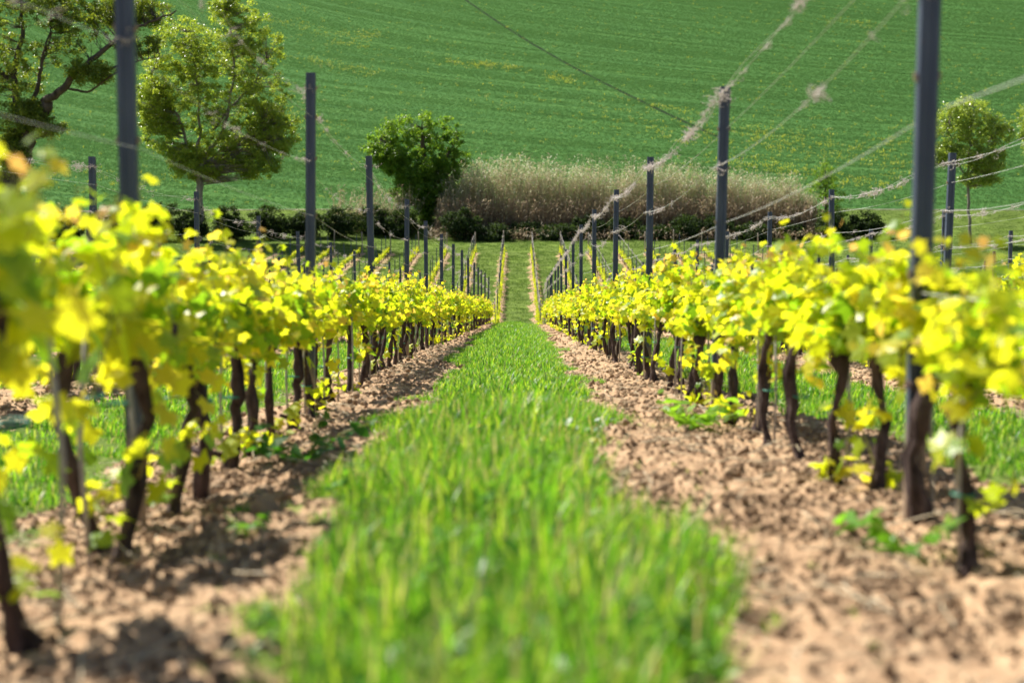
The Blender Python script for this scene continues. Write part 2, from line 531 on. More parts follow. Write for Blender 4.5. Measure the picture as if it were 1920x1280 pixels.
def d_ok(x, y):
    return row_dist(x, y) > .5


def grass_points(y0, y1, per_m2, xlim, power=1.0):
    """random ground points inside the camera's wedge (widened), thinned by the soil strips"""
    wmax = y1 * .40 + 1
    w = np.minimum(xlim, wmax)
    n = int((y1 - y0) * 2 * w * per_m2)
    x = rng.uniform(-w, w, n); y = rng.uniform(y0, y1, n)
    k = np.abs(x) < y * .40 + .8
    x, y = x[k], y[k]
    m = soil_mask(x, y)
    k = rng.uniform(size=len(x)) < np.where(m > .6, .05 * (d_ok(x, y)) + .6 * (y > 84), (1 - m) ** .8) * (.55 + .45 * (noise2(x * 2.5, y * 2.5, 77) > .35))
    return x[k], y[k], m[k]


for nm, y0, y1, dens, xl, C, k, s0, s1, lab in (
        ('grass', 1.8, 9, 330, 1.3, C_near, 9, .6, 1.15, 'tall fresh green grass in the alley nearest the camera, blurred'),
        ('grass', 9, 30, 190, 1.4, C_far, 5, .7, 1.15, 'bright green grass running down the middle alley between the vines'),
        ('grass', 30, 72, 75, 1.5, C_far, 5, 1.0, 1.6, 'bright green grass on the far crest of the middle alley')):
    x, y, m = grass_points(y0, y1, dens, xl)
    n = len(x)
    lush = .7 + .5 * noise2(x * 1.3, y * 1.3, 83)
    s = rng.uniform(s0, s1, n) * lush * np.clip(1.15 - 1.1 * m, .35, 1) * np.interp(np.abs(x), [0, .35, .75], [1.15, 1.0, .55])
    scatter(nm, np.stack([x, y, gz(x, y)], 1), np.stack([rng.normal(0, .08, n), rng.normal(0, .08, n), rng.uniform(0, 6.28, n)], 1),
            s, rng.integers(0, k, n), C, lab, 'grass')
for nm, y0, y1, dens, xl, C, k, s0, s1, lab in (
        ('grass', 5, 30, 55, 12, C_far, 5, .4, .85, 'green grass in the side alleys between neighbouring vine rows'),
        ('grass', 30, 72, 9, 30, C_wide, 4, .8, 1.3, 'green grass in the side alleys further down the slope'),
        ('grass', 84, 166, 5, 62, C_wide, 4, .8, 1.5, 'short green grass on the valley floor before the reeds')):
    x, y, m = grass_points(y0, y1, dens, xl)
    k_ = np.abs(x - xc(y)) > HALF if y1 < 80 else np.ones(len(x), bool)
    x, y, m = x[k_], y[k_], m[k_]; n = len(x)
    s = rng.uniform(s0, s1, n) * np.where(m > .4, .5 + .3 * (y > 84), 1)
    scatter(nm, np.stack([x, y, gz(x, y)], 1), np.stack([rng.normal(0, .08, n), rng.normal(0, .08, n), rng.uniform(0, 6.28, n)], 1),
            s, rng.integers(0, k, n), C, lab, 'grass')


# soil clods
def clod_mesh(seed):
    import bmesh
    bm = bmesh.new(); bmesh.ops.create_icosphere(bm, subdivisions=3, radius=1)
    me = bpy.data.meshes.new('clod')
    for v in bm.verts:
        p = np.array(v.co)
        n = fbm(p[0] * 1.6 + seed * 7 + p[2] * 1.1, p[1] * 1.6 + p[2] * 1.7 + seed, seed, 3) - .5
        n2 = fbm(p[0] * 5 + seed + p[2] * 3, p[1] * 5 - p[2] * 4, seed + 5, 2) - .5
        v.co *= 1 + .9 * float(n) + .3 * float(n2)
    bm.to_mesh(me); bm.free()
    me.materials.append(M_clod)
    me.polygons.foreach_set('use_smooth', np.ones(len(me.polygons), bool))
    return me


C_clod = source_collection('clod', [clod_mesh(i) for i in range(6)])
pts = []
for y0, y1, dens, lo, hi, xl in ((2, 9, 2200, .004, .013, 3.2), (9, 22, 420, .007, .022, 5), (22, 66, 45, .015, .035, 6), (2, 20, 14, .014, .040, 5)):
    n = int((y1 - y0) * 2 * xl * dens)
    x = rng.uniform(-xl, xl, n); y = rng.uniform(y0, y1, n)
    k = (soil_mask(x, y) > rng.uniform(.25, .9, n)) & (np.abs(x) < y * .4 + .6)
    k2 = (noise2(x[k] * 2.2, y[k] * 2.2, 123) > rng.uniform(0, .8, k.sum())) | (hi > .04)
    x, y = x[k][k2], y[k][k2]
    s = lo + (hi - lo) * rng.uniform(size=len(x)) ** 2.5
    pts.append(np.stack([x, y, gz(x, y, True) + s * .2, s], 1))
pts = np.concatenate(pts); n = len(pts)
scatter('soil_clods', pts[:, :3], rng.uniform(0, 6.28, (n, 3)), pts[:, 3:4] * rng.uniform(.7, 1.3, (n, 3)), rng.integers(0, 6, n), C_clod,
        'loose crumbly light brown clods of tilled soil under the vines', 'soil')


# dry straw and twig litter on the soil
def litter_mesh(seed):
    r = np.random.default_rng(seed); mb = MB()
    for _ in range(3):
        a = r.uniform(0, 6.28); L = r.uniform(.05, .16); p = r.normal(0, .06, 3); p[2] = .008
        t = np.linspace(-.5, .5, 5)
        c = p + np.outer(t * L, [math.cos(a), math.sin(a), r.uniform(-.1, .25)]) + np.outer(np.sin(t * 4) * L * .1, [-math.sin(a), math.cos(a), .3])
        mb.tube(c, .0018, 4)
    return mb.mesh('litter', M_straw)


C_lit = source_collection('litter', [litter_mesh(i) for i in range(4)])
x = rng.uniform(-4.5, 4.5, 9000); y = rng.uniform(2.2, 26, 9000)
k = (soil_mask(x, y) > .25) & (np.abs(x) < y * .4 + .5); x, y = x[k], y[k]; n = len(x)
k = rng.uniform(size=n) < .45; x, y = x[k], y[k]; n = len(x)
scatter('straw_litter', np.stack([x, y, gz(x, y, True) + .01], 1), np.stack([rng.normal(0, .2, n), rng.normal(0, .2, n), rng.uniform(0, 6.28, n)], 1),
        rng.uniform(.6, 1.5, n), rng.integers(0, 4, n), C_lit, 'pale dry straw and prunings lying on the tilled soil', 'straw')

# ------------------------------------------------------------------ crop on the hillside
def field_u(x, y):
    return y + x * (.30 + (y - 170) * .0042)


TRACK = [(-14, 380), (-9, 352), (0, 318), (10, 279), (17, 250), (24, 226), (31, 205)]
_tx = np.array([p[0] for p in TRACK][::-1], float); _ty = np.array([p[1] for p in TRACK][::-1], float)
crop = [blade_tuft(80 + i, 18, .20, .08, .26, .024, .6, M_wheat, 0, (0, 1)) for i in range(5)]
C_crop = source_collection('crop', crop)
n = 620000
y = 165.8 + (rng.uniform(size=n) ** .8) * 235; x = rng.uniform(-1, 1, n) * (y * .38 + 3)
u = field_u(x, y)
line = noise2(u * 1.1, x * .03, 91); line2 = noise2(u * .35, x * .012, 93)
band = fbm(x * .03, y * .03, 95, 3)
tr = np.abs(x - np.polyval(TRACK_FIT, (y - 280) / 100))
tram = np.abs(((u / 15.0) % 1) - .5) * 15      # tramlines of the sprayer, pairs of bare wheel tracks
tram = np.abs(tram - .9)
k = (rng.uniform(size=n) < .42 + .80 * (line * .55 + line2 * .45)) & ((tr > .42) | (y < 205) | (rng.uniform(size=n) < .22)) & ((tram > .28) | (rng.uniform(size=n) < .45))
x, y, line, line2, band = x[k], y[k], line[k], line2[k], band[k]; n = len(x)
s = rng.uniform(.7, 1.15, n) * (.62 + .42 * line + .34 * line2)
scatter('young_crop', np.stack([x, y, fz(x, y) - .02], 1), np.stack([rng.normal(0, .1, n), rng.normal(0, .1, n), rng.uniform(0, 6.28, n)], 1), s,
        rng.integers(0, 5, n), C_crop, 'green young cereal crop covering the hillside in faint drilled lines', 'crop')


def flower_mesh(seed):
    r = np.random.default_rng(seed); mb = MB()
    for _ in range(4):
        p = r.normal(0, .16, 3); p[2] = r.uniform(.18, .36)
        mb.tube([p * [1, 1, 0], p], .008, 3, .3)
        nrm = r.normal(0, .5, (4, 3)) + [0, -.2, .8]
        rot = rot_from(nrm, r.uniform(0, 6.28, 4))
        mb.leaves(np.array([[-.5, -.5, 0], [.5, -.5, .1], [.5, .5, 0], [-.5, .5, .1]]), [np.array([[0, 1, 2, 3]])], p + r.normal(0, .03, (4, 3)), rot, np.full(4, .055), r.uniform(0, 1, 4))
    return mb.mesh('flower', M_yellow)


C_flow = source_collection('flower', [flower_mesh(i) for i in range(4)])
fp = []
def field_hit(px, py):
    lo, hi = 166.0, 600.0
    for _ in range(40):
        mid = (lo + hi) / 2
        p = P(px, py, mid)
        if float(fz(p.x, mid)) < p.z: lo = mid
        else: hi = mid
    return P(px, py, lo)
for x0, y0, x1, y1, n, sp in ((512, 40, 560, 45, 60, 5), (560, 50, 700, 76, 160, 9), (610, 78, 690, 90, 80, 5), (560, 108, 700, 140, 170, 5),
                              (700, 60, 690, 70, 50, 5), (830, 118, 960, 128, 150, 5), (900, 118, 985, 134, 80, 4), (1025, 142, 1080, 158, 110, 4),
                              (1200, 195, 1300, 215, 60, 6), (1240, 268, 1330, 262, 60, 9), (1100, 215, 1500, 270, 260, 22), (1400, 250, 1720, 310, 420, 22),
                              (1330, 300, 1560, 330, 240, 12), (1550, 36, 1640, 50, 90, 5), (540, 190, 620, 260, 90, 22), (60, 330, 300, 340, 130, 14),
                              (1560, 340, 1680, 345, 90, 9), (880, 175, 1100, 200, 60, 22), (1650, 270, 1740, 240, 60, 18)):
    for _ in range(int(n * .6)):
        t = rnd.random()
        p = field_hit(x0 + (x1 - x0) * t + rnd.gauss(0, 14), y0 + (y1 - y0) * t + rnd.gauss(0, sp * .75))
        fp.append((p.x, p.y))
for _ in range(1500):
    yy = 167 + 230 * rnd.random(); fp.append((rnd.uniform(-.37, .37) * yy, yy))
fp = np.array(fp); n = len(fp)
scatter('yellow_wildflowers', np.stack([fp[:, 0], fp[:, 1], fz(fp[:, 0], fp[:, 1])], 1), np.stack([np.zeros(n), np.zeros(n), rng.uniform(0, 6.28, n)], 1),
        rng.uniform(.7, 1.25, n), rng.integers(0, 4, n), C_flow, 'yellow wildflowers flecking the hillside crop in streaks', 'wildflowers')

# ------------------------------------------------------------------ trees
QUAD = np.array([[-.5, 0, 0], [0, -.34, .06], [.55, 0, 0], [0, .34, .06]])
QF = [np.array([[0, 1, 2, 3]])]


def tree(name, label, cat, base, limbs, blobs, ncl, per, rc, ls, mleaf, mbark, seed, group=None, shell=.55, stems=True, trunk_name='trunk'):
    """limbs: polylines [(points, r0, r1)]; blobs: [(centre, (rx, ry, rz), weight)]"""
    r = np.random.default_rng(seed)
    base = Vector(base)
    root = thing(name, label, cat, base, 0, group)
    b0 = np.array(base)
    tb = MB(); nodes = []
    for pts_, r0, r1 in limbs:
        p = np.array([list(q) for q in pts_], float) - b0
        t = np.linspace(0, 1, max(8, len(p) * 5)); tt = np.linspace(0, 1, len(p))
        c = np.stack([np.interp(t, tt, p[:, i]) for i in range(3)], 1)
        L = np.linalg.norm(p[-1] - p[0])
        wob = np.cumsum(r.normal(0, L * .012, c.shape), 0); wob -= np.outer(t, wob[-1]); wob[:, 2] *= .4
        c = c + wob
        tb.tube(c, r0 + (r1 - r0) * t, 7)
        nodes.append(c)
    nodes = np.concatenate(nodes)
    w = np.array([b[2] for b in blobs], float); w /= w.sum()
    pick = r.choice(len(blobs), ncl, p=w)
    d = r.normal(size=(ncl, 3)); d /= np.linalg.norm(d, axis=1)[:, None]
    rad = shell + (1 - shell) * r.uniform(size=ncl) ** .5
    rad = np.where(r.uniform(size=ncl) < .3, r.uniform(size=ncl), rad)
    rad *= r.uniform(.85, 1.12, ncl)
    cen = np.array([list(blobs[i][0]) for i in pick]) - b0
    rr = np.array([blobs[i][1] for i in pick])
    cl = cen + d * rad[:, None] * rr
    gh = float(gz(base.x, base.y) if base.y < 166 else fz(base.x, base.y)) - b0[2]
    cl[:, 2] = np.maximum(cl[:, 2], gh + .25)
    if stems:
        for c in cl:
            dd = np.linalg.norm((nodes - c) * [1, 1, 1.0], axis=1) + np.where(nodes[:, 2] > c[2] - .1, 3, 0)
            s = nodes[np.argmin(dd)]
            m1 = s * .55 + c * .45 + r.normal(0, .15, 3); L = np.linalg.norm(c - s)
            tb.tube([s, m1, c], [.012 + L * .009, .010 + L * .005, .008], 4, cap=False)
    n = ncl * per
    ci = np.repeat(np.arange(ncl), per)
    rcv = (rc * r.uniform(.55, 1.35, ncl))[ci]
    off = r.normal(size=(n, 3)) * .5
    pos = cl[ci] + off * rcv[:, None] * [1, 1, .75]
    pos[:, 2] = np.maximum(pos[:, 2], gh + .05)
    nrm = off * .9 + r.normal(size=(n, 3)) * .7 + [0, 0, .55]
    rot = rot_from(nrm, r.uniform(0, 6.28, n))
    tint = np.clip(r.uniform(0, 1, n) * .6 + r.uniform(0, .4, ncl)[ci], 0, 1)
    lb = MB(); lb.leaves(QUAD, QF, pos, rot, ls * r.uniform(.6, 1.35, n), tint)
    link(trunk_name, tb.mesh(trunk_name, mbark), root)
    link('crown', lb.mesh('crown', mleaf, False), root)
    return root


def ground_at(px, y):
    x = (px - 960) / FPX * y
    return Vector((x, y, float(gz(x, y)) if y < 165.5 else float(fz(x, y))))


def blob(px, py, y, rx, rz, ry=None, w=None):
    """crown mass centred on a pixel at depth y; radii in photograph pixels turned into metres"""
    k = y / FPX
    return (P(px, py, y), (rx * k, (ry if ry else (rx + rz) / 2) * k, rz * k), w if w else (rx * rz) ** .8)


# large leaning tree on the left
yd = 141.0
b = ground_at(-2, yd)
tree('oak_tree', 'big leaning tree with a dark ivy-clad trunk and loose sunlit crown at the left edge', 'tree', b,
     [([b, P(10, 330, yd), P(40, 240, yd), P(88, 190, yd - 1)], 1.25, .6),
      ([P(88, 190, yd - 1), P(140, 145, yd - 2), P(200, 95, yd - 2), P(262, 48, yd - 2), P(330, 20, yd - 2)], .42, .07),
      ([P(150, 140, yd - 2), P(235, 118, yd - 3), P(300, 105, yd - 3)], .16, .04),
      ([P(120, 165, yd - 1), P(160, 175, yd - 2), P(205, 140, yd - 4), P(250, 128, yd - 4)], .14, .04),
      ([P(40, 240, yd), P(20, 150, yd), P(30, 60, yd), P(50, -40, yd)], .40, .10),
      ([P(75, 130, yd), P(95, 60, yd), P(90, -10, yd)], .12, .05),
      ([P(60, 205, yd), P(75, 130, yd), P(95, 60, yd)], .25, .08),
      ([P(20, 150, yd), P(-60, 90, yd), P(-120, 40, yd)], .3, .08),
      ([P(12, 300, yd), P(-60, 240, yd), P(-110, 180, yd)], .3, .08)],
     [blob(20, 130, yd, 60, 70), blob(-60, 60, yd, 90, 90), blob(110, 50, yd, 75, 75), blob(60, -40, yd, 120, 70), blob(180, 20, yd, 70, 50),
      blob(20, 215, yd - 2, 40, 38), blob(250, 20, yd, 60, 38, w=1300), blob(170, 135, yd - 3, 45, 22, w=700), blob(95, 240, yd - 1, 30, 18, w=300),
      blob(260, 85, yd - 3, 45, 18, w=450), blob(-90, 200, yd, 60, 60), blob(8, 370, yd, 24, 62, w=3000), blob(28, 285, yd - 1, 24, 42, w=2600), blob(62, 215, yd - 1, 26, 28, w=1500)],
     2000, 64, .50, .20, M_tree_a, M_trunk, 3)

# poplar-like tree next to it
yd = 150.0
b = ground_at(374, yd)
tree('poplar_tree', 'many-stemmed bright green tree with open crown behind the second post on the left', 'tree', b,
     [([b, P(372, 350, yd), P(365, 320, yd)], .42, .34),
      ([P(368, 330, yd), P(345, 260, yd), P(335, 215, yd), P(300, 150, yd), P(290, 90, yd)], .2, .05),
      ([P(368, 325, yd), P(395, 250, yd), P(410, 190, yd), P(430, 90, yd), P(425, 20, yd)], .24, .05),
      ([P(372, 320, yd), P(372, 240, yd), P(358, 150, yd), P(350, 60, yd)], .2, .05),
      ([P(398, 245, yd), P(440, 190, yd), P(480, 150, yd), P(500, 110, yd)], .15, .04),
      ([P(368, 325, yd), P(430, 270, yd), P(490, 240, yd)], .14, .04)],
     [blob(335, 90, yd, 62, 62), blob(440, 50, yd, 55, 55), blob(485, 85, yd, 45, 55), blob(400, 130, yd, 85, 60), blob(310, 160, yd, 55, 55),
      blob(490, 165, yd, 55, 50), blob(400, 210, yd, 85, 55), blob(500, 230, yd, 48, 45), blob(300, 245, yd, 38, 42), blob(420, 275, yd, 62, 35),
      blob(460, 300, yd, 40, 35), blob(350, 290, yd, 50, 22, w=600), blob(425, 10, yd, 30, 22, w=400), blob(375, 318, yd, 55, 22, w=900), blob(512, 245, yd + 1, 46, 50, w=1500), blob(480, 310, yd, 45, 26, w=900), blob(290, 200, yd, 34, 50, w=1100)],
     1900, 66, .46, .19, M_tree_b, M_palebark, 5)

# round bush-like tree
yd = 160.0
b = ground_at(797, yd)
tree('ivy_covered_tree', 'round dense green tree with an ivy-dark trunk left of the reeds', 'tree', b,
     [([b, P(800, 350, yd), P(792, 300, yd), P(790, 240, yd)], .5, .2),
      ([P(798, 340, yd), P(740, 300, yd), P(710, 270, yd)], .2, .06), ([P(795, 330, yd), P(840, 290, yd), P(860, 260, yd)], .2, .06)],
     [blob(770, 360, yd - 1, 40, 30, w=800), blob(830, 355, yd, 40, 30, w=800), blob(785, 245, yd, 62, 40), blob(735, 265, yd, 45, 38), blob(835, 255, yd, 42, 45), blob(785, 295, yd, 55, 40), blob(710, 285, yd, 30, 18, w=400),
      blob(850, 300, yd, 34, 24), blob(793, 345, yd, 26, 42, w=1700), blob(800, 385, yd, 24, 26, w=1100), blob(745, 310, yd - 1, 30, 24, w=800), blob(770, 335, yd - 1, 28, 24, w=700), blob(828, 322, yd, 34, 24, w=900), blob(722, 298, yd - 1, 24, 18, w=350), blob(765, 375, yd - 1, 18, 18, w=250)],
     1000, 85, .48, .21, M_tree_c, M_trunk, 9)

# pale tree right
yd = 148.0
b = ground_at(1818, yd)
tree('young_tree', 'slender pale yellow-green tree on the right behind the tallest post', 'tree', b,
     [([b, P(1816, 350, yd), P(1808, 325, yd)], .17, .13), ([P(1808, 325, yd), P(1790, 300, yd), P(1778, 240, yd)], .09, .03),
      ([P(1812, 335, yd), P(1815, 280, yd), P(1822, 220, yd), P(1825, 195, yd)], .11, .03), ([P(1812, 330, yd), P(1850, 285, yd), P(1868, 240, yd)], .08, .03)],
     [blob(1815, 210, yd, 42, 26), blob(1780, 240, yd, 36, 40), blob(1840, 245, yd, 44, 34), blob(1770, 290, yd, 28, 24, w=400), blob(1875, 245, yd, 28, 28), blob(1800, 285, yd, 45, 28),
      blob(1850, 300, yd, 40, 24, w=500), blob(1835, 335, yd, 40, 16, w=250)],
     560, 52, .48, .20, M_tree_d, M_palebark, 12)
b = ground_at(1962, yd)
tree('young_tree', 'sunlit tree cut off by the right edge of the photo', 'tree', b,
     [([b, P(1960, 330, yd), P(1958, 220, yd)], .2, .05)],
     [blob(1950, 235, yd, 42, 48), blob(1975, 290, yd, 50, 40)], 260, 60, .42, .21, M_tree_d, M_palebark, 13)
yd = 156.0
b = ground_at(1548, yd)
tree('conical_shrub', 'narrow dark green conical shrub at the right end of the reeds', 'shrub', b,
     [([b, P(1548, 330, yd)], .15, .04)],
     [blob(1546, 332, yd, 24, 32), blob(1548, 365, yd, 36, 32), blob(1552, 410, yd, 42, 30)], 170, 50, .36, .15, M_tree_c, M_trunk, 14)

# hedge bushes along the foot of the hill
hedge = [(300, 150, 395, 45, 'dark rounded bush below the open-crowned tree on the left'),
         (225, 149, 405, 45, 'dark bush beside the thick first post on the left'),
         (120, 149, 410, 50, 'dark bush right of the big leaning tree'),
         (360, 151, 412, 40, 'low dark bush at the foot of the open-crowned tree'),
         (430, 152, 408, 40, 'low dark bush between the open-crowned tree and the second post'),
         (500, 153, 405, 42, 'low dark bush just left of the second post on the left'),
         (575, 153, 412, 40, 'low dark bush behind the second post on the left'),
         (635, 153, 408, 36, 'twiggy dark bush left of the third post on the left'),
         (700, 153, 408, 34, 'twiggy dark bush behind the third post on the left'),
         (755, 153, 415, 32, 'dark bush left of the ivy-covered tree'),
         (865, 152, 412, 36, 'black-green bush right of the ivy-covered tree'),
         (925, 152, 415, 36, 'shaded bramble bush under the left end of the reeds'),
         (985, 152, 418, 36, 'shaded bramble bush under the reeds above the path'),
         (1045, 152, 418, 34, 'shaded bramble bush right of the path line under the reeds'),
         (1105, 152, 416, 34, 'shaded bramble bush behind the fifth post on the right'),
         (1165, 152, 414, 34, 'shaded bramble bush behind the fourth post on the right'),
         (1225, 152, 412, 34, 'shaded bramble bush behind the third post on the right'),
         (1285, 152, 412, 34, 'shaded bramble bush between the third and second posts on the right'),
         (1345, 152, 410, 34, 'shaded bramble bush behind the second post on the right'),
         (1410, 152, 408, 36, 'shaded bramble bush under the right half of the reeds'),
         (1480, 152, 408, 36, 'shaded bramble bush under the right end of the reeds'),
         (1560, 153, 415, 36, 'dark bush at the foot of the conical shrub'),
         (1625, 153, 420, 36, 'dark bush right of the conical shrub')]
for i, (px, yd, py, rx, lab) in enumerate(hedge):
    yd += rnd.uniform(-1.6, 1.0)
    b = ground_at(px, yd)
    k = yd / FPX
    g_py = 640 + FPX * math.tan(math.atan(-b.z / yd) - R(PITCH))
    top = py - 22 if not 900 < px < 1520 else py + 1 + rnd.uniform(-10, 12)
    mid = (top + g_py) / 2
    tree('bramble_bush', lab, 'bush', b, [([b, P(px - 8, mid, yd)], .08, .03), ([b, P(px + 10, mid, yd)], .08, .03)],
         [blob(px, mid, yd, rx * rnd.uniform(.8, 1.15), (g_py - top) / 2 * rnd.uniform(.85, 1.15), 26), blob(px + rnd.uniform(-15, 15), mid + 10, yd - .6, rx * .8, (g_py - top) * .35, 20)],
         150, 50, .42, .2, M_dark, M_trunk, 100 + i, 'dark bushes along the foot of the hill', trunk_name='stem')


# ------------------------------------------------------------------ reeds
def reeds(name, label, n, xr, yr, top, mat, leafn, width, seed, tintf):
    r = np.random.default_rng(seed); mb = MB()
    x0 = r.uniform(*xr, n); y0 = r.uniform(*yr, n)
    z0 = gz(x0, y0)
    z1 = top(x0, y0, r)
    h = np.maximum(z1 - z0, .8)
    le = (r.normal(.06, .13, n) + .35 * (noise2(x0 * .7, y0 * .7, 55) - .5)) * h; ld = r.normal(0, .05, n) * h
    ts = np.array([0, .33, .66, 1.0])
    cx = x0[:, None] + le[:, None] * ts ** 2; cy = y0[:, None] + ld[:, None] * ts ** 2; cz = z0[:, None] + h[:, None] * ts
    w = width * r.uniform(.6, 1.2, n)[:, None] * np.array([1, .9, .7, .15])
    a = r.uniform(-.9, .9, n)[:, None]
    v = np.stack([np.stack([cx - w * np.cos(a), cy - w * np.sin(a), cz], -1), np.stack([cx + w * np.cos(a), cy + w * np.sin(a), cz], -1)], 2).reshape(-1, 3)
    q0 = np.array([[0, 1, 3, 2], [2, 3, 5, 4], [4, 5, 7, 6]])
    q = (q0[None] + (np.arange(n) * 8)[:, None, None]).reshape(-1, 4)
    mb.add(v, q, tintf(np.repeat(ts[None], n, 0).repeat(2, 1).ravel(), r, n * 8))
    m = n * leafn; i = np.repeat(np.arange(n), leafn)
    t = r.uniform(.18, 1.0, m)
    p = np.stack([x0[i] + le[i] * t ** 2, y0[i] + ld[i] * t ** 2, z0[i] + h[i] * t], 1)
    an = r.uniform(0, 6.28, m); L = r.uniform(.3, .9, m)
    up = r.uniform(-.1, 1.0, m)
    d = np.stack([np.cos(an), np.sin(an), up], 1); d /= np.linalg.norm(d, axis=1)[:, None]
    sd = np.stack([-np.sin(an), np.cos(an), np.zeros(m)], 1)
    ww = .045 * r.uniform(.6, 1.3, m)[:, None]
    p1 = p + d * L[:, None] * .5; p2 = p + d * L[:, None] + np.stack([np.zeros(m), np.zeros(m), -L * .35], 1)
    v = np.stack([p - sd * ww * .5, p + sd * ww * .5, p1 + sd * ww, p1 - sd * ww, p2], 1).reshape(-1, 3)
    bq = (np.arange(m) * 5)[:, None]
    mb.add(v, [bq + np.array([[0, 1, 2, 3]]), bq + np.array([[3, 2, 4]])], tintf(np.repeat(t, 5), r, m * 5, m))
    o = link(name, mb.mesh(name, mat, False))
    return tag(o, label, 'reeds', kind='stuff')


def reed_top(x, y, r):
    px = 960 + x / y * FPX
    py = np.interp(px, [800, 850, 880, 900, 1000, 1150, 1300, 1450, 1530, 1600], [380, 318, 292, 290, 296, 302, 311, 328, 356, 385])
    top = (400 - py) / FPX * y - .3
    return top - np.abs(r.normal(0, 1.7, len(x))) * (r.uniform(size=len(x)) < .85) + (r.uniform(size=len(x)) < .02) * r.uniform(.3, 1.1, len(x)) + 4.2 * (fbm(x * .55, y * .5, 71, 3) - .5)


def reed_tint(t, r, n, per=None):
    k = n if per is None else per
    base = np.clip(r.uniform(0, 1, k) * .8 + .25 * np.sin(np.arange(k) * 0), 0, 1)
    if per is not None: base = np.repeat(base, n // per)
    out = np.where(t < .3, .05 + .3 * base, .3 + .4 * base)
    out = np.where((base > .66) & (t > .3), .85, out)
    out = np.where((t > .72) & (base < .22), .95 + .2 * base, out)
    return out


reeds('reed_bed', 'tall dry straw-coloured reeds with pale plumes along the foot of the field', 4600, (-8.2, 33.5), (155.5, 162.5), reed_top, M_reed, 9, .022, 21, reed_tint)
reeds('dry_undergrowth', 'reddish brown dry stalks at the front foot of the reeds', 2600, (-8.5, 33), (153.2, 156.0),
      lambda x, y, r: gz(x, y) + r.uniform(1.8, 4.2, len(x)), M_reed, 5, .02, 22, lambda t, r, n, per=None: np.repeat(r.uniform(0, .6, per or n), n // (per or n)))
reeds('dry_undergrowth', 'low dry stalks and twigs scattered before the dark bushes under the reeds', 700, (-9, 33), (149.5, 153),
      lambda x, y, r: gz(x, y) + r.uniform(.3, 1.5, len(x)), M_reed, 5, .012, 24, lambda t, r, n, per=None: np.repeat(r.uniform(0, .6, per or n), n // (per or n)))
reeds('dry_undergrowth', 'thin dry stalks between the dark bushes left of the ivy-covered tree', 420, (-19.5, -10.5), (154.5, 157.5),
      lambda x, y, r: gz(x, y) + r.uniform(1.5, 5.2, len(x)), M_reed, 6, .018, 23, lambda t, r, n, per=None: np.repeat(r.uniform(.1, .7, per or n), n // (per or n)))

# ------------------------------------------------------------------ vines
LEAF = []
for a, rr in ((-90, .12), (-118, .42), (-140, .60), (-165, .42), (165, .50), (140, .66), (118, .44), (90, .80), (62, .44), (40, .66), (15, .50), (-15, .42), (-40, .60), (-62, .42)):
    LEAF.append((rr * math.cos(R(a)), rr * math.sin(R(a)) + .12, 0))
LEAF = np.array([(0, 0, 0)] + LEAF)
LEAF[:, 2] = -.22 * (LEAF[:, 0] ** 2 + LEAF[:, 1] ** 2) + .10 * np.abs(LEAF[:, 0])
LEAF[::2, 2] += .05
LF = [np.array([[0, i, i % 14 + 1] for i in range(1, 15)])]


